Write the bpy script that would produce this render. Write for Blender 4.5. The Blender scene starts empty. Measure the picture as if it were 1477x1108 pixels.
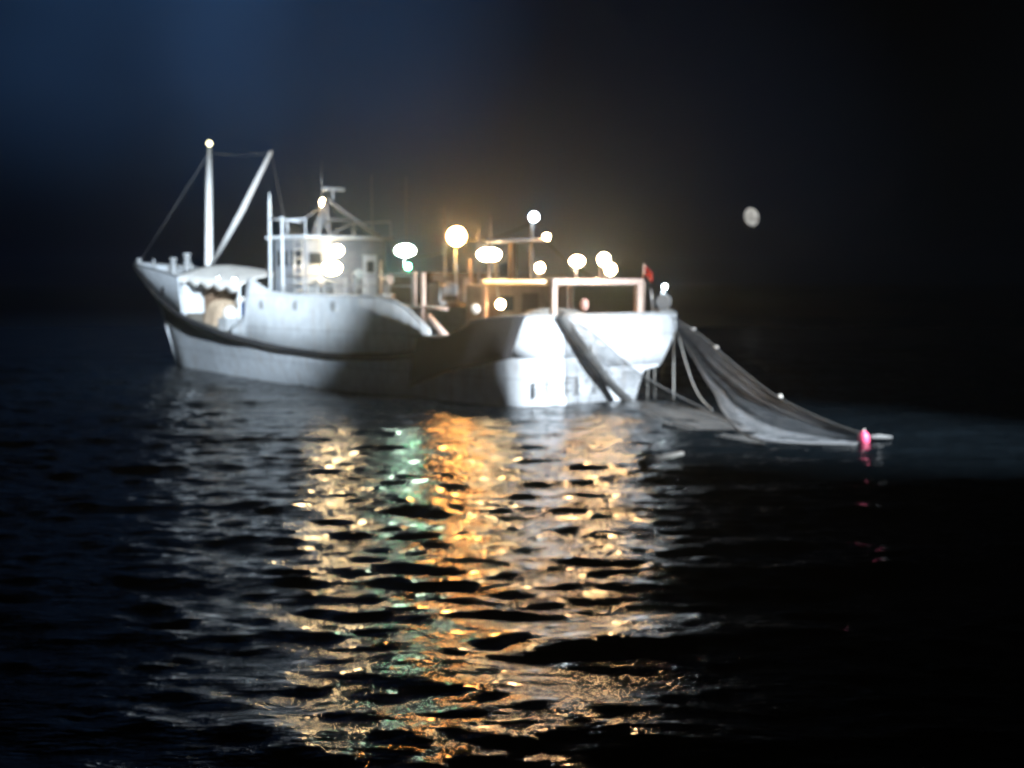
import bpy, bmesh, math, random
import numpy as np
from mathutils import Vector, Matrix
random.seed(7); rng = np.random.default_rng(11)
sc = bpy.context.scene
R = math.radians

# ------------------------------------------------------------------ camera
cd = bpy.data.cameras.new("camera"); cam = bpy.data.objects.new("camera", cd)
sc.collection.objects.link(cam); sc.camera = cam
cam.location = (0, 0, 4.0)
cam.rotation_euler = (R(90) - math.atan(152/2000), 0, 0)
cd.sensor_width = 36.0; cd.lens = 36.0*2000/1477
cd.clip_start = 0.1; cd.clip_end = 8000
cd.dof.use_dof = True; cd.dof.focus_distance = 6.5; cd.dof.aperture_fstop = 1.9

# ------------------------------------------------------------------ exposure
sc.view_settings.view_transform = 'Standard'; sc.view_settings.look = 'None'
sc.view_settings.exposure = 0.0; sc.view_settings.gamma = 1.0
sc.render.engine = 'CYCLES'
sc.cycles.use_denoising = True
sc.cycles.max_bounces = 6; sc.cycles.volume_bounces = 0
sc.cycles.transparent_max_bounces = 16
sc.cycles.sample_clamp_indirect = 12; sc.cycles.sample_clamp_direct = 0
sc.cycles.caustics_reflective = True
sc.cycles.blur_glossy = 0.0

# ------------------------------------------------------------------ night sky
world = bpy.data.worlds.new("World"); sc.world = world; world.use_nodes = True
wn = world.node_tree; wn.nodes.clear(); wl = wn.links
def wnode(t, **k):
    n = wn.nodes.new(t)
    for a, b in k.items(): setattr(n, a, b)
    return n
wo = wnode('ShaderNodeOutputWorld'); bg = wnode('ShaderNodeBackground')
tc = wnode('ShaderNodeTexCoord')
def glow(direction, lo, hi, power):
    d = Vector(direction).normalized()
    dp = wnode('ShaderNodeVectorMath', operation='DOT_PRODUCT'); dp.inputs[1].default_value = d
    wl.new(tc.outputs['Generated'], dp.inputs[0])
    mr = wnode('ShaderNodeMapRange', clamp=True, interpolation_type='SMOOTHSTEP')
    mr.inputs['From Min'].default_value = lo; mr.inputs['From Max'].default_value = hi
    wl.new(dp.outputs['Value'], mr.inputs['Value'])
    return mr.outputs['Result']
g1 = glow((-0.22, 1, 0.20), math.cos(R(14.5)), 1.0, 1)
ns = wnode('ShaderNodeTexNoise'); ns.inputs['Scale'].default_value = 5.0; ns.inputs['Detail'].default_value = 3
wl.new(tc.outputs['Generated'], ns.inputs['Vector'])
nm = wnode('ShaderNodeMapRange'); nm.inputs['From Min'].default_value = .3; nm.inputs['From Max'].default_value = .7
nm.inputs['To Min'].default_value = .65; nm.inputs['To Max'].default_value = 1.2
wl.new(ns.outputs['Fac'], nm.inputs['Value'])
mm = wnode('ShaderNodeMath', operation='MULTIPLY'); wl.new(g1, mm.inputs[0]); wl.new(nm.outputs['Result'], mm.inputs[1])
pl = wnode('ShaderNodeVectorMath', operation='DOT_PRODUCT'); pl.inputs[1].default_value = Vector((1, .205, .0)).normalized()
wl.new(tc.outputs['Generated'], pl.inputs[0])
ab = wnode('ShaderNodeMath', operation='ABSOLUTE'); wl.new(pl.outputs['Value'], ab.inputs[0])
bm_ = wnode('ShaderNodeMapRange', interpolation_type='SMOOTHSTEP'); wl.new(ab.outputs[0], bm_.inputs['Value'])
bm_.inputs['From Min'].default_value = 0; bm_.inputs['From Max'].default_value = .075; bm_.inputs['To Min'].default_value = 1.45; bm_.inputs['To Max'].default_value = .85
m2_ = wnode('ShaderNodeMath', operation='MULTIPLY'); wl.new(mm.outputs[0], m2_.inputs[0]); wl.new(bm_.outputs['Result'], m2_.inputs[1]); mm = m2_
sz = wnode('ShaderNodeSeparateXYZ'); wl.new(tc.outputs['Generated'], sz.inputs[0])
ez = wnode('ShaderNodeMapRange', interpolation_type='SMOOTHSTEP'); wl.new(sz.outputs['Z'], ez.inputs['Value'])
ez.inputs['From Min'].default_value = .0; ez.inputs['From Max'].default_value = .14
m4_ = wnode('ShaderNodeMath', operation='MULTIPLY'); wl.new(mm.outputs[0], m4_.inputs[0]); wl.new(ez.outputs['Result'], m4_.inputs[1]); mm = m4_
g2 = glow((.02, 1, .04), math.cos(R(17)), 1.0, 1)
m5_ = wnode('ShaderNodeMath', operation='MULTIPLY_ADD'); wl.new(g2, m5_.inputs[0]); m5_.inputs[1].default_value = .13; wl.new(mm.outputs[0], m5_.inputs[2]); mm = m5_
mx = wnode('ShaderNodeMix', data_type='RGBA'); mx.clamp_factor = False
mx.inputs[6].default_value = (0.00012, 0.00018, 0.0003, 1); mx.inputs[7].default_value = (0.0105, 0.028, 0.068, 1)
wl.new(mm.outputs[0], mx.inputs[0]); wl.new(mx.outputs[2], bg.inputs['Color'])
bg.inputs['Strength'].default_value = 1.0
wl.new(bg.outputs[0], wo.inputs['Surface'])

# ------------------------------------------------------------------ the neighbouring vessels' searchlights that light the boat
def spot(name, loc, tgt, power, size, col, blend=1.0, rad=0.15):
    l = bpy.data.lights.new(name, 'SPOT'); l.energy = power; l.color = col
    l.spot_size = R(size); l.spot_blend = blend; l.shadow_soft_size = rad
    o = bpy.data.objects.new(name, l); sc.collection.objects.link(o); o.location = loc
    o.rotation_euler = (Vector(tgt)-Vector(loc)).to_track_quat('-Z', 'Y').to_euler()
    return o
spot("bow_searchlight", (0.9, 2.0, 14.0), (-13.2, 60.0, 3.0), 460000, 15, (0.80, 0.91, 1.0))
spot("stern_searchlight", (38.5, 9.5, 24), (5.0, 38.2, 1.0), 590000, 22.5, (0.90, 0.96, 1.0))

# ------------------------------------------------------------------ materials
MATS = {}
def mat(name, col, rough=.5, metal=0., var=.15, scale=3., stain=None, stain_amt=0., bump=0.):
    if name in MATS: return MATS[name]
    m = bpy.data.materials.new(name); m.use_nodes = True; nt = m.node_tree
    p = nt.nodes['Principled BSDF']; p.inputs['Roughness'].default_value = rough; p.inputs['Metallic'].default_value = metal
    t = nt.nodes.new('ShaderNodeTexCoord'); n = nt.nodes.new('ShaderNodeTexNoise')
    n.inputs['Scale'].default_value = scale; n.inputs['Detail'].default_value = 6; nt.links.new(t.outputs['Object'], n.inputs['Vector'])
    mr = nt.nodes.new('ShaderNodeMapRange'); mr.inputs['From Min'].default_value = .3; mr.inputs['From Max'].default_value = .7
    mr.inputs['To Min'].default_value = 1-var; mr.inputs['To Max'].default_value = 1+var*.4
    nt.links.new(n.outputs['Fac'], mr.inputs['Value'])
    mu = nt.nodes.new('ShaderNodeMix'); mu.data_type = 'RGBA'; mu.blend_type = 'MULTIPLY'; mu.inputs[0].default_value = 1
    mu.inputs[6].default_value = (*col, 1); nt.links.new(mr.outputs['Result'], mu.inputs[7])
    out = mu.outputs[2]
    if name in ('hull_paint', 'white_paint'):        # welded plate seams
        mq = nt.nodes.new('ShaderNodeMapping'); mq.inputs['Rotation'].default_value = (R(-90), 0, 0); mq.inputs['Location'].default_value = (.7, .37, .2)
        bk = nt.nodes.new('ShaderNodeTexBrick'); bk.inputs['Scale'].default_value = 1.; bk.inputs['Brick Width'].default_value = 3.1
        bk.inputs['Row Height'].default_value = 1.25; bk.inputs['Mortar Size'].default_value = .022; bk.inputs['Mortar Smooth'].default_value = .3
        bk.inputs['Color1'].default_value = (1, 1, 1, 1); bk.inputs['Color2'].default_value = (.95, .955, .96, 1); bk.inputs['Mortar'].default_value = (.66, .66, .67, 1)
        nt.links.new(t.outputs['Object'], mq.inputs['Vector']); nt.links.new(mq.outputs[0], bk.inputs['Vector'])
        m3 = nt.nodes.new('ShaderNodeMix'); m3.data_type = 'RGBA'; m3.blend_type = 'MULTIPLY'; m3.inputs[0].default_value = 1
        nt.links.new(out, m3.inputs[6]); nt.links.new(bk.outputs['Color'], m3.inputs[7]); out = m3.outputs[2]
    if stain:                                    # runs of rust and grime with a shape of their own
        mp = nt.nodes.new('ShaderNodeMapping'); mp.inputs['Scale'].default_value = (2.2, 2.2, .35)
        nt.links.new(t.outputs['Object'], mp.inputs['Vector'])
        n2 = nt.nodes.new('ShaderNodeTexNoise'); n2.inputs['Scale'].default_value = 1.6; n2.inputs['Detail'].default_value = 8
        nt.links.new(mp.outputs[0], n2.inputs['Vector'])
        r2 = nt.nodes.new('ShaderNodeMapRange'); r2.inputs['From Min'].default_value = .54; r2.inputs['From Max'].default_value = .72
        r2.inputs['To Max'].default_value = stain_amt; nt.links.new(n2.outputs['Fac'], r2.inputs['Value'])
        m2 = nt.nodes.new('ShaderNodeMix'); m2.data_type = 'RGBA'; nt.links.new(r2.outputs['Result'], m2.inputs[0])
        nt.links.new(out, m2.inputs[6]); m2.inputs[7].default_value = (*stain, 1); out = m2.outputs[2]
    nt.links.new(out, p.inputs['Base Color'])
    if bump:
        b = nt.nodes.new('ShaderNodeBump'); b.inputs['Strength'].default_value = bump; b.inputs['Distance'].default_value = .03
        nt.links.new(n.outputs['Fac'], b.inputs['Height']); nt.links.new(b.outputs[0], p.inputs['Normal'])
    MATS[name] = m; return m
def lamp_mat(name, col, s):
    m = bpy.data.materials.new(name); m.use_nodes = True; p = m.node_tree.nodes['Principled BSDF']
    p.inputs['Base Color'].default_value = (.8, .8, .8, 1); p.inputs['Emission Color'].default_value = (*col, 1)
    p.inputs['Emission Strength'].default_value = s; MATS[name] = m; return m
HULL = mat('hull_paint', (.66, .72, .79), .42, var=.18, stain=(.28, .20, .14), stain_amt=.35)
WHITE = mat('white_paint', (.68, .73, .78), .45, var=.14, stain=(.33, .24, .17), stain_amt=.3)
GREY = mat('grey_paint', (.34, .36, .38), .5, var=.2)
DARK = mat('dark_rubber', (.025, .026, .03), .7)
BOOT = mat('bottom_paint', (.02, .018, .018), .5)
DECK = mat('deck_planks', (.20, .18, .15), .7, var=.3, scale=6)
STEEL = mat('galvanised_steel', (.5, .52, .54), .38, .6)
BROWN = mat('weathered_casing', (.11, .078, .05), .6, var=.3)
BEIGE = mat('beige_casing', (.33, .27, .21), .6, var=.25)
YEL = mat('yellow_paint', (.78, .52, .12), .45)
PINKW = mat('off_white_paint', (.72, .55, .48), .45)
CLOTH = mat('awning_canvas', (.80, .80, .78), .8, bump=.3)
GLASS = mat('window_glass', (.02, .025, .03), .08)
SHEET = mat('sheet_black', (.022, .024, .03), .9, var=.4, scale=14, bump=.8)
BROWNNET = mat('brown_net', (.26, .17, .11), .9, var=.5, scale=16, bump=1.)
TANNET = mat('tan_net', (.42, .32, .23), .9, var=.5, scale=16, bump=1.)
GREYNET = mat('grey_net_heap', (.26, .26, .25), .9, var=.5, scale=16, bump=1.)
BLUE = mat('blue_plastic', (.05, .11, .30), .4)
WPL = mat('white_plastic', (.78, .77, .74), .35)
PINK = mat('pink_plastic', (.85, .10, .22), .4)
PPALE = mat('pale_pink_plastic', (.62, .36, .32), .4)
RED = mat('red_cloth', (.5, .05, .05), .8)
ROPE = mat('rope_fibre', (.42, .43, .42), .85)
DROPE = mat('dark_rope_fibre', (.12, .125, .13), .85)
MARK = mat('faded_letter_paint', (.2, .215, .235), .6, var=.5, scale=9)
L_WARM = lamp_mat('lamp_warm_white', (1.0, .72, .38), 190)
L_YEL = lamp_mat('lamp_yellow_white', (1.0, .70, .34), 190)
L_ORG = lamp_mat('lamp_sodium', (1.0, .42, .10), 330)
L_GRNW = lamp_mat('lamp_mercury', (.72, 1.0, .80), 110)
L_COOL = lamp_mat('lamp_cool', (.78, .93, 1.0), 70)
L_GREEN = lamp_mat('lamp_green', (.08, 1.0, .40), 150)
L_PALE = lamp_mat('lamp_pale', (1.0, .58, .27), 210)
L_TUBE = lamp_mat('lamp_tube', (1.0, .70, .32), 2.2)
L_DIM = lamp_mat('lamp_dim', (1.0, .93, .55), 7)

def net_mat(name, col, cell, cover):
    m = bpy.data.materials.new(name); m.use_nodes = True; nt = m.node_tree; N = nt.nodes; L = nt.links
    p = N['Principled BSDF']; p.inputs['Base Color'].default_value = (*col, 1); p.inputs['Roughness'].default_value = .8
    uv = N.new('ShaderNodeUVMap'); sp = N.new('ShaderNodeSeparateXYZ'); L.new(uv.outputs[0], sp.inputs[0])
    def M(op, a, b=None):
        n = N.new('ShaderNodeMath'); n.operation = op
        for i, x in enumerate((a, b)):
            if x is None: continue
            if isinstance(x, (int, float)): n.inputs[i].default_value = x
            else: L.new(x, n.inputs[i])
        return n.outputs[0]
    s1 = M('ADD', sp.outputs[0], sp.outputs[1]); s2 = M('SUBTRACT', sp.outputs[0], sp.outputs[1])
    def line(s):
        f = M('FRACT', M('MULTIPLY', s, 1/cell)); return M('LESS_THAN', f, cover)
    a = M('MAXIMUM', line(s1), line(s2))
    n = N.new('ShaderNodeTexNoise'); n.inputs['Scale'].default_value = 1.3; n.inputs['Detail'].default_value = 4
    L.new(uv.outputs[0], n.inputs['Vector'])
    k = N.new('ShaderNodeMapRange'); k.inputs['From Min'].default_value = .35; k.inputs['From Max'].default_value = .65
    k.inputs['To Min'].default_value = .55; L.new(n.outputs['Fac'], k.inputs['Value'])
    L.new(M('MULTIPLY', a, k.outputs[0]), p.inputs['Alpha'])
    MATS[name] = m; return m
NET = net_mat('seine_netting', (.30, .33, .37), .13, .07)
NETTHICK = net_mat('seine_netting_bunched', (.36, .39, .43), .08, .20)
NETLIGHT = net_mat('seine_netting_thin', (.09, .095, .10), .10, .48)

# ------------------------------------------------------------------ mesh helpers
class MB:
    def __init__(s): s.bm = bmesh.new(); s.mi = 0
    def box(s, lo, hi, bev=.0, M=None):
        b = bmesh.new(); bmesh.ops.create_cube(b, size=1)
        lo = Vector(lo); hi = Vector(hi)
        for v in b.verts: v.co = Vector([lo[i]+(v.co[i]+.5)*(hi[i]-lo[i]) for i in range(3)])
        if bev: bmesh.ops.bevel(b, geom=b.edges[:], offset=bev, segments=2, affect='EDGES', profile=.6)
        if M is not None: bmesh.ops.transform(b, matrix=M, verts=b.verts)
        s.join(b); return s
    def join(s, b):
        me = bpy.data.meshes.new('tmp'); b.to_mesh(me); b.free()
        s.bm.from_mesh(me); bpy.data.meshes.remove(me)
    def tube(s, pts, r, n=10, caps=True):
        pts = [Vector(p) for p in pts]; rs = r if isinstance(r, (list, tuple)) else [r]*len(pts)
        rings = []
        for i, p in enumerate(pts):
            t = (pts[min(i+1, len(pts)-1)]-pts[max(i-1, 0)]).normalized()
            a = Vector((0, 0, 1)) if abs(t.z) < .9 else Vector((1, 0, 0))
            x = t.cross(a).normalized(); y = t.cross(x).normalized()
            rings.append([s.bm.verts.new(p+(x*math.cos(2*math.pi*k/n)+y*math.sin(2*math.pi*k/n))*rs[i]) for k in range(n)])
        for a, b in zip(rings, rings[1:]):
            for k in range(n):
                f = s.bm.faces.new((a[k], a[(k+1) % n], b[(k+1) % n], b[k])); f.smooth = True
        if caps: s.bm.faces.new(rings[0][::-1]); s.bm.faces.new(rings[-1])
        return s
    def ball(s, c, r, sq=(1, 1, 1), M=None, seg=20):
        b = bmesh.new(); bmesh.ops.create_uvsphere(b, u_segments=seg, v_segments=seg//2, radius=1)
        for v in b.verts: v.co = Vector((v.co[0]*r*sq[0], v.co[1]*r*sq[1], v.co[2]*r*sq[2]))
        if M is not None: bmesh.ops.transform(b, matrix=M, verts=b.verts)
        bmesh.ops.translate(b, vec=Vector(c), verts=b.verts)
        for f in b.faces: f.smooth = True
        s.join(b); return s
    def lathe(s, prof, c=(0, 0, 0), M=None, n=24):
        b = bmesh.new(); rings = []
        for (r, z) in prof:
            rings.append([b.verts.new((r*math.cos(2*math.pi*k/n), r*math.sin(2*math.pi*k/n), z)) for k in range(n)])
        for a, q in zip(rings, rings[1:]):
            for k in range(n):
                f = b.faces.new((a[k], a[(k+1) % n], q[(k+1) % n], q[k])); f.smooth = True
        b.faces.new(rings[0][::-1]); b.faces.new(rings[-1])
        if M is not None: bmesh.ops.transform(b, matrix=M, verts=b.verts)
        bmesh.ops.translate(b, vec=Vector(c), verts=b.verts)
        s.join(b); return s
    def grid(s, rows, uv=False, mi=None, smooth=True):
        vs = [[s.bm.verts.new(p) for p in r] for r in rows]
        lay = s.bm.loops.layers.uv.verify() if uv else None
        for i in range(len(vs)-1):
            for j in range(len(vs[0])-1):
                q = (vs[i][j], vs[i][j+1], vs[i+1][j+1], vs[i+1][j])
                try: f = s.bm.faces.new(q)
                except ValueError: continue
                f.smooth = smooth
                if mi: f.material_index = mi[i]
                if uv:
                    for l, (a, b) in zip(f.loops, ((i, j), (i, j+1), (i+1, j+1), (i+1, j))): l[lay].uv = uv(a, b)
        return vs
    def build(s, name, m, parent=None, solid=0., smooth_angle=None):
        me = bpy.data.meshes.new(name); bmesh.ops.recalc_face_normals(s.bm, faces=s.bm.faces[:])
        s.bm.to_mesh(me); s.bm.free()
        for x in (m if isinstance(m, (list, tuple)) else [m]): me.materials.append(x)
        o = bpy.data.objects.new(name, me); sc.collection.objects.link(o)
        if parent: o.parent = parent
        if solid:
            md = o.modifiers.new('thickness', 'SOLIDIFY'); md.thickness = solid; md.offset = 0
        return o
def tag(o, label, cat=None, group=None, kind=None):
    if label: o['label'] = label
    if cat: o['category'] = cat
    if group: o['group'] = group
    if kind: o['kind'] = kind
    return o
# the boat's frame: u forward from the transom, v to port, z up from the waterline
FW = Vector((-.69, .724, 0)).normalized(); PT = Vector((-FW.y, FW.x, 0)); C0 = Vector((3.02, 45.2, 0))
HEAD = math.atan2(FW.y, FW.x)
def W(u, v, z=0.): return C0+FW*u+PT*v+Vector((0, 0, z))
def empty(name, loc, rz=0.):
    o = bpy.data.objects.new(name, None); sc.collection.objects.link(o); o.location = loc; o.rotation_euler = (0, 0, rz)
    o.empty_display_size = .3
    return o

# ------------------------------------------------------------------ sea
def axis(fine, mid, far):
    a = [0.]; d = fine
    while a[-1] < far:
        if a[-1] > mid: d *= 1.12
        a.append(a[-1]+d)
    return a
xs = np.array(axis(.11, 24, 1500)); xs = np.concatenate([-xs[:0:-1], xs])
ys = [-1500., -700, -300, -120, -50, -20, -8, 0, 4, 7]
y = 8.5; d = .055
while y < 1500:
    ys.append(y); d = .055+max(0, y-8.5)*.0028 if y < 75 else d*1.13
    y += d
ys = np.array(ys)
X, Y = np.meshgrid(xs, ys); Z = np.zeros_like(X)
def waves(n, lo, hi, slope, spread, fade):
    global Z
    for i in range(n):
        lam = lo*(hi/lo)**rng.random(); k = 2*math.pi/lam; th = math.radians(90+rng.normal()*spread)
        ph = rng.random()*6.283; a = slope/k
        att = np.clip(1-(np.abs(X)-24)/10, 0, 1)*np.clip((Y-4)/4, 0, 1)*np.clip((fade-Y)/fade*3, 0, 1)
        arg = k*(math.cos(th)*X+math.sin(th)*Y)+ph
        Z += att*a*(np.sin(arg)+.22*np.sin(2*arg+.6))
waves(8, 2.8, 6.5, .025, 10, 900)
waves(22, .9, 2.6, .020, 24, 140)
waves(36, .36, .9, .031, 26, 80)
nx, ny = len(xs), len(ys)
co = np.stack([X, Y, Z], -1).reshape(-1, 3).astype(np.float32)
ii = np.arange(nx*ny).reshape(ny, nx)
q = np.stack([ii[:-1, :-1], ii[:-1, 1:], ii[1:, 1:], ii[1:, :-1]], -1).reshape(-1, 4)
me = bpy.data.meshes.new('sea'); me.vertices.add(len(co)); me.vertices.foreach_set('co', co.ravel())
me.loops.add(q.size); me.loops.foreach_set('vertex_index', q.ravel().astype(np.int32))
me.polygons.add(len(q)); me.polygons.foreach_set('loop_start', np.arange(0, q.size, 4, dtype=np.int32))
me.polygons.foreach_set('use_smooth', np.ones(len(q), bool)); me.update(calc_edges=True); me.validate()
wm = bpy.data.materials.new('sea_water'); wm.use_nodes = True; nt = wm.node_tree; p = nt.nodes['Principled BSDF']
p.inputs['Base Color'].default_value = (.003, .005, .007, 1); p.inputs['Roughness'].default_value = .07; p.inputs['IOR'].default_value = 1.33
t = nt.nodes.new('ShaderNodeTexCoord'); mp = nt.nodes.new('ShaderNodeMapping'); mp.inputs['Scale'].default_value = (.42, 1.25, 1)
nt.links.new(t.outputs['Object'], mp.inputs['Vector'])
n1 = nt.nodes.new('ShaderNodeTexNoise'); n1.inputs['Scale'].default_value = 4.5; n1.inputs['Detail'].default_value = 4; n1.inputs['Roughness'].default_value = .55
nt.links.new(mp.outputs[0], n1.inputs['Vector'])
b = nt.nodes.new('ShaderNodeBump'); b.inputs['Strength'].default_value = 1.0; b.inputs['Distance'].default_value = .065
nt.links.new(n1.outputs['Fac'], b.inputs['Height']); nt.links.new(b.outputs[0], p.inputs['Normal'])
sx = nt.nodes.new('ShaderNodeSeparateXYZ'); nt.links.new(t.outputs['Object'], sx.inputs[0])
ro = nt.nodes.new('ShaderNodeMapRange'); ro.inputs['From Min'].default_value = 55; ro.inputs['From Max'].default_value = 180
ro.inputs['To Min'].default_value = .07; ro.inputs['To Max'].default_value = .5
nt.links.new(sx.outputs['Y'], ro.inputs['Value']); nt.links.new(ro.outputs['Result'], p.inputs['Roughness'])
me.materials.append(wm)
sea = bpy.data.objects.new('sea', me); sc.collection.objects.link(sea)
tag(sea, 'dark choppy sea streaked with gold, green and grey lamp reflections', kind='structure')

# ------------------------------------------------------------------ fishing boat
boat = empty('fishing_boat', C0, HEAD)
tag(boat, 'white fishing vessel with lit deck lamps hauling its net over the stern at night', 'fishing boat')
I = np.interp
def Bd(u): return float(I(u, [0, 3, 8, 13, 17, 21, 25, 28, 30.0, 30.8], [3.6, 3.85, 3.95, 3.85, 3.5, 2.8, 1.75, .95, .32, .04]))
def Bw(u): return float(I(u, [0, 3, 8, 13, 17, 21, 25, 27], [3.6, 3.8, 3.85, 3.45, 2.7, 1.75, .85, .03]))
def Zr(u): return float(I(u, [0, .4, 3.5, 6.4, 9.5, 13.1, 17, 22.7, 26.6, 28.1, 30, 30.8], [1.5, 1.52, 1.66, 1.34, 1.22, 1.38, 1.72, 2.42, 3.27, 3.8, 4.42, 4.66]))
def boot(u): return float(I(u, [0, 3, 5, 17, 19.5, 20.5], [.03, .12, .34, .34, .22, .05]))
us = [0, .12, .3, .55, .9] + [1.5+i*.75 for i in range(37)] + [29.6, 30.1, 30.5, 30.8]
def corner(u):                              # rounds the stern quarters
    return I(u, [0, .12, .3, .55, .9, 2], [.62, .38, .2, .07, .0, 0])
def hullrow(r, side):
    row = []
    for u in us:
        t = u/30.8
        if r == 0: uu = t*26.5; v = Bw(t*27)*.8; z = -.9
        elif r == 1: uu = t*26.96; v = Bw(t*27); z = 0.
        else:
            E = {2: 27.05, 3: 28.4, 4: 28.6, 5: 30.8}[r]; uu = u if r == 5 else t*E
            zr = Zr(u); fr = {2: None, 3: .62, 4: .70, 5: 1.}[r]
            if r == 2: z = boot(uu); v = Bw(t*27)+.02
            else:
                z = fr*zr; w = fr if r < 5 else 1
                v = Bd(u)*w+Bw(t*27)*(1-w) if u < 20 else (Bd(u)*w**1.2+Bw(t*27)*(1-w**1.2))
        v = max(v-(corner(u) if u < 3 else 0), .02)
        if side < 0 and u < 4:               # starboard quarter is cut away below the knuckle
            k = min(1, (u/3.5)); tgt = {0: 1.3, 1: 1.5, 2: 1.55, 3: 1.95, 4: 2.75, 5: v}[r]
            v = tgt*(1-k)+v*k
        row.append(Vector((uu, side*v, z)))
    return row
m = MB()
P = [hullrow(r, 1) for r in range(6)]; S = [hullrow(r, -1) for r in range(6)]
allrows = P[::-1]+S
vs = m.grid(allrows, mi=[0, 0, 0, 0, 1, 1, 1, 0, 0, 0, 0])
for j in range(0, 11):                      # faces touching bottom rows get bottom paint
    pass
cap = [r[0] for r in vs]; f = m.bm.faces.new(cap); f.material_index = 0
hull = m.build('hull', [HULL, BOOT], boat)
tag(hull, 'white steel hull with flared bow and dark bottom')
# rubbing strake
for side in (1, -1):
    pts = [(u, side*(Bd(u)+.05), Zr(u)) for u in us if u > 2.2]
    MB().tube(pts, [.13 if u < 26 else .10 for (u, _, _) in pts], 8).build('rubbing_strake', DARK, boat)
m = MB(); m.grid([[(u, -Bd(u)+.08+corner(u), Zr(u)-.08) for u in us[1:-2]], [(u, 0, Zr(u)-.02) for u in us[1:-2]], [(u, Bd(u)-.08-corner(u), Zr(u)-.08) for u in us[1:-2]]])
m.build('main_deck', DECK, boat, .03)
m = MB(); uu = [22.9+i*.6 for i in range(12)]
m.grid([[(u, k*(Bd(u)-.1), 3.75+.05*(u-23)) for u in uu] for k in (-1, 0, 1)]); m.build('foredeck', DECK, boat, .04)
MB().box((22.8, -2.2, 2.5), (22.86, 2.2, 3.75)).build('forecastle_bulkhead', WHITE, boat)
# bulwarks: stern + quarters in one plate, bow in another
def Zt(u): return float(I(u, [0, 1, 2.0, 3.2, 5.4], [2.81, 2.78, 2.64, 2.12, 2.05]))
qs = [5.3-i*.35 for i in range(12)]+[.9, .55, .3, .12, 0]
path = [(u, Bd(u)-corner(u), Zt(u)) for u in qs]+[(0, 3-i*.5 -.0, 2.81) for i in range(0, 12)]+[(u, -(Bd(u)+.16-corner(u)*.25), max(Zt(u), 2.1)) for u in qs[::-1]]
path[len(qs):len(qs)+12] = [(0, v, 2.81) for v in np.linspace(2.7, -3.5, 12)]
m = MB()
def low(u, v): return Zr(u)+.0
rows = [[(u, v*((.985 if v > 0 or u > 1 else (.78, .9, 1, 1)[int(k*3+.1)]) if k < .5 else 1), z0+(z-z0)*k) for (u, v, z) in path for z0 in [Zr(u) if v > 0 else max(Zr(u)*(.75), 1.08)]] for k in (0, .33, .66, 1)]
m.grid(rows); m.build('stern_bulwark', HULL, boat, .06)
MB().tube([(u, v, z+.02) for u, v, z in path], .055, 8).build('stern_rail_cap', GREY, boat)
for side in (1, -1):
    ub = [22.4, 22.41]+[22.9+.5*i for i in range(15)]+[30.3, 30.62, 30.8]
    top = lambda u: float(I(u, [22.3, 24, 26, 28.5, 30.8], [4.06, 4.25, 4.42, 4.6, 4.76]))
    m = MB(); m.grid([[(u+.05*k, side*(Bd(u)+.12*k*min(1, (30.8-u))), Zr(u)+(top(u)-Zr(u))*k) for u in ub] for k in (0, .5, 1)])
    m.build('bow_bulwark', HULL, boat, .06)
    MB().tube([(u+.05, side*(Bd(u)+.12*min(1, 30.8-u)), top(u)) for u in ub], .05, 8).build('bow_rail', GREY, boat)
MB().ball((25.0, 1.86, 3.45), .26, (1.3, .3, .8), Matrix.Rotation(R(-20), 4, 'Z')).build('hawse_hole', DARK, boat)
MB().tube([(30.8, 0, 4.7), (30.3, 0, 4.2), (28.6, 0, 2.76), (28.4, 0, 2.43), (27.05, 0, .05)], .04, 8).build('stem_post', HULL, boat)
# shelter deck sides
for side in (1, -1):
    cols = [(17.0, 1.95), (16.6, 2.15), (16.2, 2.32), (15.8, 2.52), (15.6, 2.62), (15.55, 3.75), (15.3, 4.0), (14.9, 3.92), (14.2, 3.68), (13.4, 3.48), (12.6, 3.42)]
    cols += [(12.-i*.8, 3.40) for i in range(7)]+[(6.2, 3.30), (5.7, 3.15), (5.2, 2.92), (4.7, 2.6), (4.2, 2.3)]
    m = MB(); m.grid([[(u, side*(Bd(u)-.01+.02*k), Zr(u)+.05+(z-Zr(u)-.05)*k) for u, z in cols] for k in (0, .5, 1)])
    sh = m.build('shelter_side', WHITE, boat, .07)
    MB().tube([(u, side*(Bd(u)+.01), z) for u, z in cols[5:]], .045, 8).build('shelter_rail', WHITE, boat)
    for u in (11.8, 9.4, 14.2):
        b2 = MB(); b2.lathe([(.16, 0), (.19, .03), (.16, .05)], (u, side*(Bd(u)+.03), 3.02), Matrix.Rotation(R(-90*side), 4, 'X'))
        pf = b2.build('porthole', GREY, sh)
m = MB(); m.grid([[(u, k*(Bd(u)-.12), 3.05) for u in np.linspace(5.1, 15.5, 12)] for k in (-1, 0, 1)]); m.build('shelter_deck', DECK, boat, .05)
MB().box((5.05, -3.7, 1.3), (5.1, 1.2, 3.0)).build('shelter_bulkhead', BROWN, boat)
MB().box((16.0, -3.3, 1.7), (16.06, 3.3, 3.05)).build('shelter_bulkhead', WHITE, boat)
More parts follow.
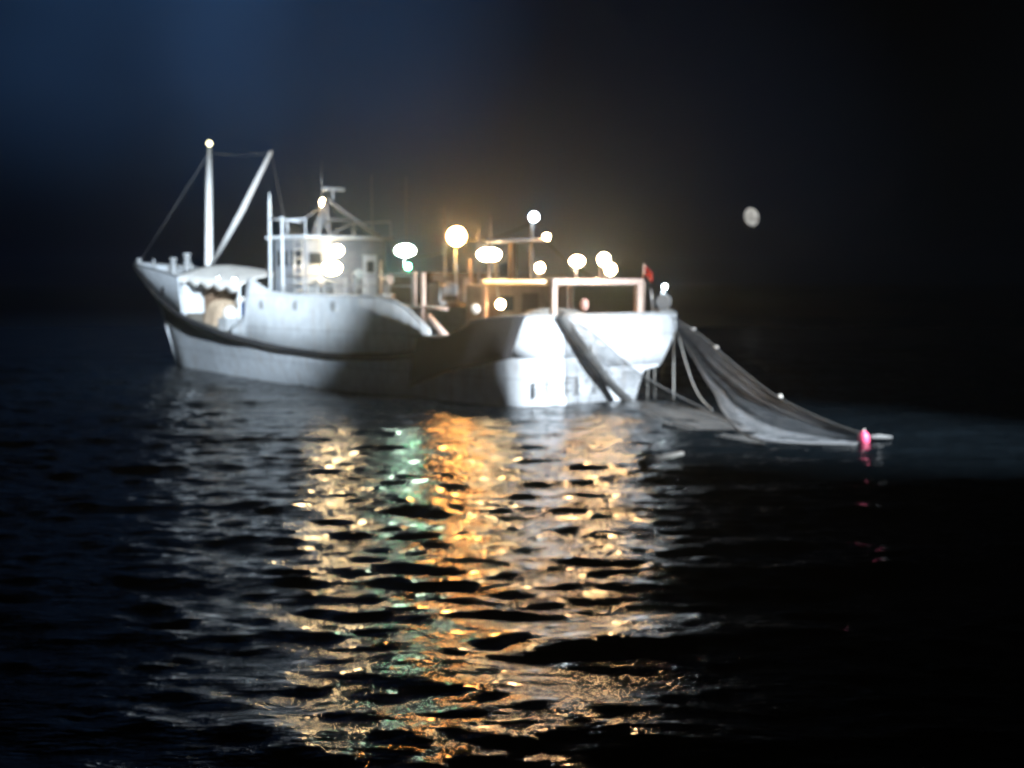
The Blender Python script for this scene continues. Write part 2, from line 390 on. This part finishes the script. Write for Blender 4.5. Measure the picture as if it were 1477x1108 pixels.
# wheelhouse
wh = MB(); wh.box((13.9, -2.0, 3.08), (16.0, 2.0, 5.55), .06); wh = wh.build('wheelhouse', GREY if False else mat('wheelhouse_paint', (.20, .225, .26), .5, var=.25, stain=(.3, .22, .16), stain_amt=.3), boat)
MB().box((13.6, -2.2, 5.55), (16.35, 2.2, 5.68), .03).build('roof', WHITE, wh)
for v in (-1.35, -.45, .45, 1.35):
    w = MB().box((16.0, v-.36, 4.5), (16.03, v+.36, 5.15), .01).build('window', GLASS, wh)
for u in (14.45, 15.4):
    for s in (1, -1):
        MB().box((u-.34, s*2.0, 4.5), (u+.34, s*2.03, 5.1), .005).build('window', GLASS, wh)
dr = MB().box((13.86, -1.5, 3.15), (13.9, -.8, 4.95), .01).build('door', WHITE, wh)
MB().box((13.83, -1.32, 4.25), (13.86, -.98, 4.7), .005).build('window', GLASS, dr)
MB().box((13.86, 1.25, 4.55), (13.895, 1.8, 5.0), .005).build('window', GLASS, wh)
for s in (1, -1):                                       # handrail on the roof
    mm_ = MB().tube([(13.7, s*2.1, 6.3), (16.2, s*2.1, 6.3)], .03, 6)
    for u in (13.7, 14.9, 16.2): mm_.tube([(u, s*2.1, 5.66), (u, s*2.1, 6.3)], .03, 6)
    mm_.build('roof_rail', WHITE, wh)
# bridge tripod mast
m = MB(); ap = (15.1, .1, 7.2)
for b_ in ((14.0, 1.3, 5.66), (14.0, -1.8, 5.66), (16.1, .1, 5.66), (14.9, .1, 5.66)): m.tube([b_, ap], .085, 8)
m.tube([(14.5, .8, 6.35), (14.5, -1.05, 6.35)], .04, 8); m.tube([(14.5, .8, 6.35), (15.0, -.1, 5.7)], .035, 8); m.tube([(14.5, -1.0, 6.35), (15.0, .1, 5.7)], .035, 8)
m.tube([(14.7, .6, 6.8), (14.2, 1.75, 6.35), (14.2, 2.0, 6.15)], .04, 8)
trip = m.build('radar_mast', mat('mast_grey', (.25, .25, .26), .5), boat)
rad = MB().tube([(14.9, -.1, 7.15), (14.9, -.1, 7.5)], .05, 8).box((14.75, -.62, 7.5), (14.93, .42, 7.64), .04); rad.build('radar', WHITE, trip)
MB().tube([(15.1, .3, 7.1), (15.1, .3, 8.7)], [.02, .008], 6).build('whip_aerial', STEEL, trip)
MB().tube([(14.3, -1.6, 5.66), (14.3, -1.6, 8.2)], [.025, .01], 6).build('whip_aerial', STEEL, boat)
# poles beside the wheelhouse
m = MB(); m.tube([(15.75, 2.35, 3.1), (15.75, 2.35, 7.1), (15.75, 2.35, 7.4)], [.075, .055, .02], 8)
m.build('side_pole', WHITE, boat)
m = MB(); m.tube([(14.9, 2.35, 3.1), (14.9, 2.35, 6.4)], .06, 8); m.tube([(15.75, 2.35, 6.35), (14.9, 2.35, 6.3), (14.2, 1.9, 6.2)], .04, 8); m.build('side_pole', WHITE, boat)
m = MB()
for k in range(8): m.tube([(13.9, 2.5, 3.2+k*.32), (13.9, 2.12, 3.2+k*.32)], .02, 6)
for v in (2.5, 2.12): m.tube([(13.9, v, 3.08), (13.9, v, 5.7)], .025, 6)
m.build('ladder', STEEL, boat)
# foremast + derrick
mast = MB(); mast.tube([(24.2, 0, 2.3), (24.15, 0, 5.), (24.05, 0, 8.2), (23.96, 0, 9.9)], [.20, .185, .15, .085], 16); mast = mast.build('foremast', mat('mast_white', (.86, .87, .88), .4, var=.08), boat)
l = MB().ball((23.96, 0, 10.02), .12).build('masthead_light', L_DIM, mast)
MB().tube([(24.0, -.05, 4.6), (21.6, -.1, 6.9), (19.25, -.1, 9.35)], [.12, .14, .09], 12).build('derrick_boom', MATS['mast_white'], boat)
m = MB(); m.tube([(24.0, 0, 9.6), (30.5, 0, 4.75)], .014, 6); m.build('forestay', STEEL, boat)
m = MB(); m.tube([(19.25, -.1, 9.3), (17.2, .6, 6.2), (16.2, .8, 5.7)], .014, 6); m.build('boom_stay', STEEL, boat)
m = MB(); m.tube([(24.0, 0, 9.6), (21.5, -.1, 9.3), (19.3, -.1, 9.32)], .012, 6); m.build('topping_lift', STEEL, boat)
# foredeck fittings
for (u, v, z0, z1, r) in ((30.3, .1, 4.55, 4.98, .10), (28.2, .5, 4.1, 4.9, .05), (25.7, .9, 3.8, 4.95, .13), (25.2, .5, 3.8, 5.15, .15)):
    MB().lathe([(r*1.2, 0), (r*1.2, .06), (r, .1), (r, z1-z0-.12), (r*1.35, z1-z0-.08), (r*1.2, z1-z0)], (u, v, z0)).build('bollard', GREY, boat)
m = MB(); m.lathe([(.34, 0), (.34, .06), (.2, .1), (.2, .8), (.34, .84), (.34, .9)], (26.6, -.45, 4.45), Matrix.Rotation(R(-90), 4, 'X')); m.box((26.3, -.5, 3.9), (26.9, .5, 4.35), .04)
m.build('windlass', GREY, boat)
# awning over the work deck
def aw(u, v): return 4.60-.50*(abs(v)/2.4)**2-.085*(22.9-u)
vv = np.linspace(-2.4, 2.4, 15); ua = np.linspace(18.0, 22.9, 14)
m = MB(); m.grid([[(u, v, aw(u, v)+.02*math.sin(u*5)) for v in vv] for u in ua])
awn = m.build('awning', CLOTH, boat, .03)
def valance(pts, n=7):
    m = MB(); rows = [[], []]
    for i in range(n*8+1):
        t = i/(n*8); k = t*(len(pts)-1); a = int(min(k, len(pts)-2)); p_ = Vector(pts[a]).lerp(Vector(pts[a+1]), k-a)
        rows[0].append(p_); rows[1].append(p_-Vector((0, 0, .10+.20*abs(math.sin(math.pi*t*n))**.7)))
    m.grid(rows); return m
valance([(u, 2.41, aw(u, 2.4)) for u in ua], 5).build('valance', CLOTH, awn, .02)
valance([(u, -2.41, aw(u, 2.4)) for u in ua], 5).build('valance', CLOTH, awn, .02)
for (u, v) in ((22.4, 2.3), (18.1, 2.3), (22.4, -2.3), (18.1, -2.3), (20.3, -2.3)):
    MB().tube([(u, v, Zr(u)-.05), (u, v, aw(u, v)-.02)], .07, 10).build('awning_post', WHITE, boat)

# lamps: each head is a housing with its glowing lens, on a bracket or a post
def lamp(c, r, m_, aim=(-1, .3, -.2), post=None, wide=1., tall=1., pr=.04, pm=STEEL, hood=True):
    c = Vector(c); a = Vector(aim).normalized(); q_ = a.to_track_quat('Z', 'Y').to_matrix().to_4x4()
    S_ = Matrix.Diagonal((wide, tall, 1, 1))
    r *= .9; h = MB()
    if hood: h.lathe([(r*.35, -r*1.0), (r*.8, -r*.75), (r*1.04, -r*.1), (r*1.04, 0), (r*.9, 0)], c, q_ @ S_)
    else: h.lathe([(r*.35, -r*.2), (r*.35, .2*r), (r*.2, .3*r)], c+Vector((0, 0, -r)), None)
    if post: h.tube([post, c-a*r*.55 if hood else c-Vector((0, 0, r))], pr, 8)
    h = h.build('floodlight', pm, boat)
    b_ = MB(); b_.ball(c+a*r*.12 if hood else c, r, (wide*.92, tall*.92, .34 if hood else 1), q_ if hood else None)
    b_.build('lens', m_, h)
    return h
AIM = (-.9, .5, -.12)
lamp((13.75, .55, 5.10), .26, L_WARM, AIM, (13.92, .55, 5.1))
lamp((13.6, .95, 4.42), .36, L_YEL, (-.9, .5, -.25), (13.92, .95, 4.5), wide=1.25, tall=.9)
lamp((15.2, .15, 7.05), .17, L_DIM if False else L_WARM, (-.9, .5, 0), (15.1, .1, 7.1), hood=False)
lamp((10.3, -.05, 5.06), .30, L_GRNW, AIM, (10.3, -.05, 3.1), wide=1.55, tall=.9)
lamp((7.3, 0, 5.53), .40, L_ORG, AIM, (7.3, 0, 3.1))['label'] = 'large orange lamp on a tall post amidships'
lamp((3.5, 1.9, 4.80), .32, L_WARM, AIM, (3.35, 2.0, 3.95), wide=1.5, tall=.8)
lamp((3.3, 0., 6.1), .19, L_COOL, AIM, (3.4, 0, 5.4))
lamp((2.69, 0, 5.4), .14, L_PALE, AIM, (2.9, 0, 5.3))
lamp((1.9, 1.1, 4.36), .18, L_PALE, AIM, (1.95, 1.1, 3.95))
lamp((.3, 1.0, 4.56), .23, L_PALE, AIM, (.35, 1.0, 3.97), wide=1.25, tall=.9)
lamp((-.05, .12, 4.62), .24, L_YEL, AIM, (.2, .05, 3.97))
lamp((-.15, -.1, 4.30), .22, L_PALE, AIM, (.2, -.15, 3.97))
lamp((3.1, 1.75, 3.15), .17, L_PALE, AIM, (3.3, 1.75, 3.85))
lamp((20.2, 1.9, 3.98), .15, L_COOL, (-.2, .6, -.8), (20.2, 1.85, 4.2))
lamp((19.0, 1.9, 3.93), .13, L_COOL, (-.2, .6, -.8), (19.0, 1.85, 4.1))
lamp((9.45, .5, 4.45), .13, L_GREEN, (-.8, .6, -.1), (9.5, .4, 3.1), hood=True)
lamp((.25, -3.3, 3.72), .09, MATS['lamp_cool'], (-.6, .6, 0), (.3, -3.3, 3.5), hood=False)

# aft works
dh = MB().box((7.6, -2.3, 3.1), (10.0, .9, 4.15), .05).build('deckhouse', BROWN, boat)
MB().box((7.5, -2.4, 4.15), (10.1, 1.0, 4.22), .02).build('roof', BROWN, dh)
MB().box((7.56, -1.2, 3.15), (7.6, -.6, 4.05), .01).build('door', BEIGE, dh)
cs = MB().box((3.7, -2.4, 1.6), (4.9, 1.7, 3.8), .05).build('winch_house', BEIGE, boat)
MB().box((3.66, -.6, 1.65), (3.7, .2, 3.5), .01).build('door', BROWN, cs)
MB().box((3.66, .6, 2.9), (3.69, 1.2, 3.4), .01).build('window', GLASS, cs)
for (u, v, z0, z1) in ((11.3, .3, 3.1, 4.7), (6.4, .1, 3.1, 4.7), (5.3, 3.6, 3.1, 4.25)):
    MB().tube([(u, v, z0), (u, v, z1)], .055, 8).build('deck_post', PINKW, boat)
m = MB(); m.tube([(5.0, 3.5, 2.1), (5.0, 3.5, 4.2)], .08, 8); m.tube([(5.0, 3.5, 3.05), (3.9, 3.4, 3.0)], .05, 8); m.tube([(4.7, 3.55, 2.75), (3.7, 3.5, 2.0)], .11, 8)
m.build('net_davit', PINKW, boat)
# winches, ventilators, pipes and rails on the working deck
for (u, v, z_) in ((12.4, 2.3, 3.08), (6.2, 1.6, 3.08)):
    w_ = MB().box((u-.4, v-.45, z_), (u+.4, v+.45, z_+.12), .02).box((u-.3, v-.42, z_+.1), (u+.3, v-.34, z_+.75), .02).box((u-.3, v+.34, z_+.1), (u+.3, v+.42, z_+.75), .02).build('winch', GREY, boat)
    MB().lathe([(.34, -.32), (.34, -.28), (.2, -.25), (.24, 0), (.2, .25), (.34, .28), (.34, .32)], (u, v, z_+.5), Matrix.Rotation(R(90), 4, 'X')).build('drum', DROPE, w_)
for (u, v, z_, h_) in ((10.9, 1.9, 3.08, .9), (6.9, -1.6, 3.08, 1.5), (9.2, 1.8, 3.08, .7)):
    MB().tube([(u, v, z_), (u, v, z_+h_), (u-.08, v, z_+h_+.16), (u-.3, v, z_+h_+.2)], [.10, .10, .13, .2], 12).build('ventilator', GREY, boat)
for side in (1, -1):
    m = MB()
    for z_ in (3.75, 4.1): m.tube([(12.9, side*3.6, z_), (9, side*3.7, z_), (5.4, side*3.68, z_)], .022, 6)
    for u in np.linspace(5.4, 12.9, 7): m.tube([(u, side*3.65, 3.08), (u, side*3.65, 4.12)], .025, 6)
    m.build('guard_rail', GREY, boat)
m = MB(); m.tube([(5.6, -1.2, 3.1), (5.6, -1.2, 5.2), (5.5, -1.2, 5.35)], [.16, .15, .12], 12); m.build('exhaust_pipe', BROWN, boat)
for k in range(3): MB().lathe([(.30-.02*k, 0), (.36, .04), (.36, .10), (.28, .13)], (8.3-k*.02, 2.5, 3.09+k*.12)).build('rope_coil', ROPE, boat)
for (a_, b_) in (((7.3, 0, 5.4), (3.4, 0, 5.9)), ((10.3, 0, 4.9), (7.3, 0, 5.2)), ((15.1, .1, 7.1), (10.3, 0, 5.2)), ((3.4, 0, 5.9), (.2, .5, 4.1))):
    a_ = Vector(a_); b_ = Vector(b_); MB().tube([a_.lerp(b_, t_)-Vector((0, 0, .22*math.sin(t_*math.pi))) for t_ in np.linspace(0, 1, 12)], .015, 5).build('lamp_cable', DARK, boat)
for (u, v, z0, z1) in ((12.1, -1.6, 3.1, 8.0), (6.9, .9, 4.1, 6.6), (5.0, 1.0, 3.8, 6.0)):
    MB().tube([(u, v, z0), (u, v, z1)], [.03, .012], 6).build('whip_aerial', STEEL, boat)
# gantry behind the winch house
m = MB(); m.tube([(3.4, 0, 3.8), (3.4, 0, 6.0)], .07, 8); m.tube([(3.4, 2.2, 5.25), (2.7, -.1, 5.3)], .07, 8); m.tube([(3.4, 1.9, 5.3), (3.4, 1.9, 6.1)], .03, 8); m.tube([(3.4, 2.0, 3.9), (3.4, 2.0, 5.25)], .05, 8)
m.build('aft_gantry', mat('gantry_grey', (.16, .15, .15), .5), boat)
# canopy frame at the stern
cf = MB()
for (u, v) in ((3.4, -1.9),): cf.tube([(u, v, 1.6), (u, v, 3.85)], .08, 10)
cf.box((.10, -2.0, 1.5), (.30, -1.75, 3.80), .03); cf.box((.12, 2.08, 1.5), (.28, 2.28, 3.80), .02); cf.box((3.30, 2.12, 1.6), (3.46, 2.28, 3.80), .02)
cf.box((.08, -2.02, 3.80), (.31, 2.3, 4.0), .03); cf.box((3.3, -2.0, 3.80), (3.5, 2.3, 3.98), .03)
cf = cf.build('stern_canopy_frame', PINKW, boat)
MB().box((.32, 2.06, 3.79), (3.29, 2.3, 3.99), .03).build('side_beam', YEL, cf)
tb = MB().tube([(.42, 2.33, 3.9), (3.25, 2.33, 3.9)], .055, 10).build('tube_lamp', L_TUBE, cf)
MB().box((.32, -2.0, 3.8), (3.29, -1.8, 3.98), .03).build('side_beam', PINKW, cf)
MB().box((.32, -1.79, 3.84), (3.28, 2.05, 3.9)).build('canopy_roof', BEIGE, cf)
m = MB(); m.tube([(.2, -2.15, 2.8), (.2, -2.15, 4.5)], .035, 8); fl = m.build('flag_staff', PINKW, boat)
m = MB(); m.grid([[(.2-.42*k, -2.15-.04*math.sin(k*5), 4.1+.35*j-.25*k) for k in np.linspace(0, 1, 6)] for j in (0, .5, 1)]); m.build('flag', RED, fl, .01)
# net hauler on the starboard quarter
m = MB(); m.tube([(.3, -2.75, 2.8), (.3, -2.62, 3.65)], [.05, .03], 8); m.tube([(.3, -3.0, 2.8), (.3, -3.3, 3.6)], .07, 8); m.tube([(.3, -3.55, 2.8), (.3, -3.3, 3.6)], .07, 8); m.box((.1, -3.6, 2.84), (.5, -2.9, 2.95), .02)
hl = m.build('net_hauler', STEEL, boat)
MB().lathe([(.24, -.2), (.24, -.16), (.13, -.08), (.13, .08), (.24, .16), (.24, .2)], (.2, -3.2, 3.22), Matrix.Rotation(R(90), 4, 'X') @ Matrix.Rotation(R(30), 4, 'Y')).build('roller', GREY, hl)
# faded, unreadable registration on the transom
for c_ in (2.95, 1.6, .25):
    m = MB()
    for k in range(5):
        a_ = random.uniform(-.3, .3); w_ = random.uniform(.18, .34)
        m.box((-.016-k*.002, c_+a_-w_, .28+k*.13), (-.002, c_+a_+w_, .33+k*.13), .0)
    m.box((-.03, c_-.33, .3), (-.003, c_-.25, .85)); m.box((-.032, c_+.22, .28), (-.0035, c_+.30, .8))
    m.build('worn_lettering', MARK, boat)
# near-black rough sheet set just outside the port quarter
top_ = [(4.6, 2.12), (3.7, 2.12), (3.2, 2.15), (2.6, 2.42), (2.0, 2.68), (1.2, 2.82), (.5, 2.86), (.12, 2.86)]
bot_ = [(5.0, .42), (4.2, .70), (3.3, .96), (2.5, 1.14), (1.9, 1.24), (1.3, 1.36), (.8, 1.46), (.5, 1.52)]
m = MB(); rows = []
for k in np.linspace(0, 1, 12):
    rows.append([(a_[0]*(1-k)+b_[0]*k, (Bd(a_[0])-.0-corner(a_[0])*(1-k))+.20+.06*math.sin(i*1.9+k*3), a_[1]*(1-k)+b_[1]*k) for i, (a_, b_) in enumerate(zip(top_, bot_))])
m.grid(rows); m.build('side_sheet', SHEET, boat, .08)

# ------------------------------------------------------------------ the seine net
net = empty('fishing_net', C0, HEAD)
tag(net, 'long grey seine net draped over the stern and trailing to the pink float', 'fishing net')
def curve(pts, n):
    pts = [Vector(p) for p in pts]; out = []
    for i in range(n):
        t = i/(n-1)*(len(pts)-1); k = min(int(t), len(pts)-2); f_ = t-k
        p0, p1, p2, p3 = pts[max(k-1, 0)], pts[k], pts[k+1], pts[min(k+2, len(pts)-1)]
        out.append(.5*((2*p1)+(-p0+p2)*f_+(2*p0-5*p1+4*p2-p3)*f_**2+(-p0+3*p1-3*p2+p3)*f_**3))
    return out
def panel(name, A, B, m_, nu=60, nv=14, fold=.12, nf=5, k0=0., k1=1.):
    a_ = curve(A, nu); b_ = curve(B, nu); m = MB(); rows = []
    for j in range(nv):
        k = k0+(k1-k0)*j/(nv-1); row = []
        for i in range(nu):
            p_ = a_[i].lerp(b_[i], k); off = fold*math.sin(k*nf*math.pi+i*.06)*min(1, i/10)
            row.append(p_+Vector((-.25, .6, .15))*off)
        rows.append(row)
    L_ = (a_[0]-a_[-1]).length/nu
    m.grid(rows, uv=lambda a, b: (b*L_*.9, a*.16))
    return m.build(name, m_, net)
topB = [(.05, -3.35, 2.75), (-1.23, -3.5, 2.08), (-2.5, -3.15, 1.45), (-4.29, -2.2, .86), (-6.78, -.2, .5), (-10.0, 2.3, .27), (-12.1, 3.84, .2)]
midB = [(.02, -3.5, 2.5), (-1.0, -3.5, 1.75), (-1.9, -3.1, 1.15), (-3.1, -2.5, .7), (-5.0, -1.1, .32), (-8.6, 1.6, .14), (-12.1, 3.9, .12)]
botB = [(.0, -3.6, 2.2), (-.9, -3.4, 1.35), (-2.0, -2.7, .7), (-3.4, -1.5, .3), (-6.1, 1.5, .06), (-10.2, 5.5, .02), (-12.3, 4.4, -.02)]
panel('upper_netting', topB, midB, NETTHICK, fold=.05)
panel('hanging_netting', midB, botB, NET, fold=.16)
panel('lower_netting', [(a*.55+c*.45, b*.55+d_*.45, z*.35+w*.65) for (a, b, z), (c, d_, w) in zip(midB, botB)], botB, NETTHICK, fold=.05, nv=8)
MB().tube(curve(topB, 50), .024, 6).build('head_rope', DROPE, net)
MB().tube(curve([(x, y_, z+.03) for x, y_, z in botB], 50), .022, 6).build('foot_rope', DROPE, net)
# net over the transom
tA = [(-.16, 1.95, 2.84), (-1.3, 1.8, 2.22), (-2.9, 1.53, 1.1), (-5.0, 1.2, .2), (-8., 3.2, .06), (-10.8, 6.0, .03)]
bA = [(-.14, 2.4, 2.84), (-.22, .94, 1.38), (-.25, -.06, .44), (-1.6, .6, .05), (-6.5, 4.4, .03), (-11.1, 6.3, .02)]
panel('stern_netting', tA, bA, NETLIGHT, fold=.06)
MB().tube(curve([(-.16, 2.25, 2.86), (-.3, .96, 1.42), (-.35, -.04, .5), (-.6, -.5, .02), (-.7, -.6, -.2)], 30), [.18-.002*i for i in range(30)], 8).build('gathered_net', DROPE, net)
MB().tube(curve([(-.16, 1.95, 2.88), (-1.32, 1.8, 2.24), (-2.92, 1.53, 1.1), (-5.0, 1.2, .2), (-8., 3.2, .08)], 40), .02, 6).build('net_edge_rope', DROPE, net)
for a_, b_, s_ in (((0, -3.5, 2.2), (-1.1, -2.2, -.05), .1), ((-.4, -3.3, 2.0), (-4.2, -.3, 0), -.5), ((.1, -2.3, 1.2), (.1, -2.25, -.1), 0), ((.1, -2.6, 1.2), (.1, -2.65, -.1), 0)):
    a_ = Vector(a_); b_ = Vector(b_)
    MB().tube([a_.lerp(b_, t_)+Vector((0, 0, s_*math.sin(t_*math.pi))) for t_ in np.linspace(0, 1, 14)], .022, 6).build('hauling_line', ROPE, net)
for p_ in ((-6.78, -.2, .56), (-.9, -3.45, 2.3), (-2.0, -3.3, 1.72)):
    MB().ball(p_, .10 if p_[0] < -7 else .06, (1.3, 1, 1)).build('net_float', WPL, net)
def thing(name, loc, label, cat, group=None):
    o = empty(name, W(*loc), HEAD); tag(o, label, cat, group); return o
def one(mb, name, m_, loc, label, cat, group=None):
    o = mb.build(name, m_); o.location = W(*loc); o.rotation_euler = (0, 0, HEAD); return tag(o, label, cat, group)
# the pink float at the end and its spar
t_ = thing('marker_float', (-12.15, 3.86, .05), 'bright pink marker float at the far end of the trailing net', 'float')
MB().lathe([(.05, -.16), (.12, -.1), (.14, .02), (.13, .14), (.08, .22), (.04, .25)], (0, 0, -.02)).build('float_body', PINK, t_)
MB().tube([(0, 0, .22), (0, 0, .28)], .02, 8).build('lifting_eye', WPL, t_)
o = one(MB().tube([(0, 0, 0), (-.1, -.3, 0), (-.15, -.75, -.05)], [.06, .06, .04], 8), 'towing_spar', DROPE, (-12.22, 3.72, .12), 'grey pole pointing seaward just past the pink float', 'pole')
o = one(MB().tube([(0, 0, 0), (.06, -.3, .03), (.2, -.9, .04), (.4, -1.8, .03)], [.09, .11, .06, .05], 8), 'glint_streak', WPL, (-11.87, 11.78, .17), 'solid white streak added as a glint on the lit water nearest the camera, below the stern', 'pole')  # added solid streak standing in for a lamp glint on the water

# ------------------------------------------------------------------ gear lying on the decks
def heap(r, h, seed, sq=(1, 1)):
    rr = random.Random(seed); b = MB(); n, m_ = 28, 12; rows = []
    ph = [rr.random()*6 for _ in range(8)]
    for j in range(m_+1):
        k = j/m_; row = []
        for i in range(n+1):
            a = 2*math.pi*(i % n)/n
            w = 1+.10*math.sin(3*a+ph[0])+.07*math.sin(7*a+ph[1])+.05*math.sin(11*a+ph[2]+k*6)
            rad_ = r*w*math.cos(k*math.pi/2)**.6 if j < m_ else .01
            row.append((rad_*math.cos(a)*sq[0], rad_*math.sin(a)*sq[1], h*math.sin(k*math.pi/2)*(1+.08*math.sin(5*a+ph[3]))))
        rows.append(row)
    b.grid(rows); return b
zd = 2.05
one(heap(1.0, 1.05, 1, (1, .8)), 'net_heap', TANNET, (20.6, 1.55, 1.98), 'tan heap of folded netting under the white awning beside the mast', 'net heap')
t_ = thing('fish_crate', (21.6, .9, 2.15), 'tall brown crate stack standing behind the tan netting under the awning', 'crate')
MB().box((-.55, -.6, 0), (.55, .6, 1.5), .05).build('crate_body', BROWNNET, t_); MB().box((-.6, -.65, 1.5), (.6, .65, 1.6), .03).build('lid', mat('brown_board', (.30, .17, .10), .7), t_)
t_ = thing('plastic_drum', (18.2, 1.7, 1.78), 'blue plastic drum under the aft end of the white awning', 'drum')
MB().lathe([(.36, 0), (.4, .05), (.4, .35), (.43, .4), (.4, .45), (.4, .8), (.43, .85), (.4, .9), (.4, 1.2), (.34, 1.26)], (0, 0, 0)).build('drum_body', BLUE, t_); MB().lathe([(.35, 1.26), (.35, 1.31), (.1, 1.33)], (0, 0, 0)).build('lid', WPL, t_)
one(MB().ball((0, 0, 0), .33), 'mooring_float', WPL, (19.0, 2.15, 2.55), 'largest white ball float, in front of the blue drum under the awning', 'float')
one(MB().ball((0, 0, 0), .24, (1.5, 1, .8)), 'mooring_float', WPL, (19.0, 1.6, 3.05), 'oblong white float stacked on top of the ball float under the awning', 'float')
one(MB().box((-.35, -.3, 0), (.35, .3, .55), .05), 'gear_box', GREY, (18.6, 2.5, 1.85), 'small grey gear box at the foot of the white ball float', 'box')
one(heap(1.4, 1.35, 5, (1.1, 1.2)), 'net_heap', GREYNET, (1.7, .7, 1.58), 'grey heap of netting on the aft deck beneath the yellow-edged canopy', 'net heap')
one(MB().ball((0, 0, 0), .17), 'trawl_float', WPL, (3.3, 2.7, 3.0), 'small white float beside the front post of the stern canopy', 'float')
one(MB().ball((0, 0, 0), .16, (.9, .9, 1.3)), 'trawl_float', PPALE, (.4, .55, 3.15), 'pale pink float hanging inside the stern canopy above the netting', 'float')

# ------------------------------------------------------------------ moon
def direction(px, py):
    x_ = (px-738.5)/2000; y_ = (554-py)/2000; a_ = math.atan(152/2000)
    return Vector((x_, math.cos(a_)+y_*math.sin(a_), -math.sin(a_)+y_*math.cos(a_)))
mo = bpy.data.materials.new('moon_surface'); mo.use_nodes = True; nt = mo.node_tree; nt.nodes.remove(nt.nodes['Principled BSDF'])
e = nt.nodes.new('ShaderNodeEmission'); n = nt.nodes.new('ShaderNodeTexNoise'); n.inputs['Scale'].default_value = .12; n.inputs['Detail'].default_value = 4
t = nt.nodes.new('ShaderNodeTexCoord'); nt.links.new(t.outputs['Object'], n.inputs['Vector'])
cr = nt.nodes.new('ShaderNodeValToRGB'); cr.color_ramp.elements[0].position = .35; cr.color_ramp.elements[1].position = .65
cr.color_ramp.elements[0].color = (.20, .19, .17, 1); cr.color_ramp.elements[1].color = (.60, .60, .57, 1)
nt.links.new(n.outputs['Fac'], cr.inputs[0]); nt.links.new(cr.outputs[0], e.inputs['Color']); e.inputs['Strength'].default_value = 2.0
nt.links.new(e.outputs[0], nt.nodes['Material Output'].inputs['Surface'])
m = MB(); m.ball((0, 0, 0), 16, (.82, 1, 1.08), Matrix.Rotation(R(-18), 4, 'Y'), 32); mn = m.build('moon', mo)
mn.location = Vector((0, 0, 4))+direction(1084, 313)*2600
tag(mn, 'pale mottled moon low in the black sky right of the boat', 'moon')

# ------------------------------------------------------------------ haze
hz = bpy.data.materials.new('haze_air'); hz.use_nodes = True; nt = hz.node_tree; nt.nodes.clear()
o_ = nt.nodes.new('ShaderNodeOutputMaterial'); v_ = nt.nodes.new('ShaderNodeVolumePrincipled')
v_.inputs['Color'].default_value = (.58, .76, 1, 1); v_.inputs['Density'].default_value = .0013; v_.inputs['Anisotropy'].default_value = .90
nt.links.new(v_.outputs[0], o_.inputs['Volume'])
h = MB().box((-1520, -1520, -2.5), (1520, 1530, 26)).build('haze', hz)
tag(h, 'thin night sea haze glowing around the lamps', kind='stuff')
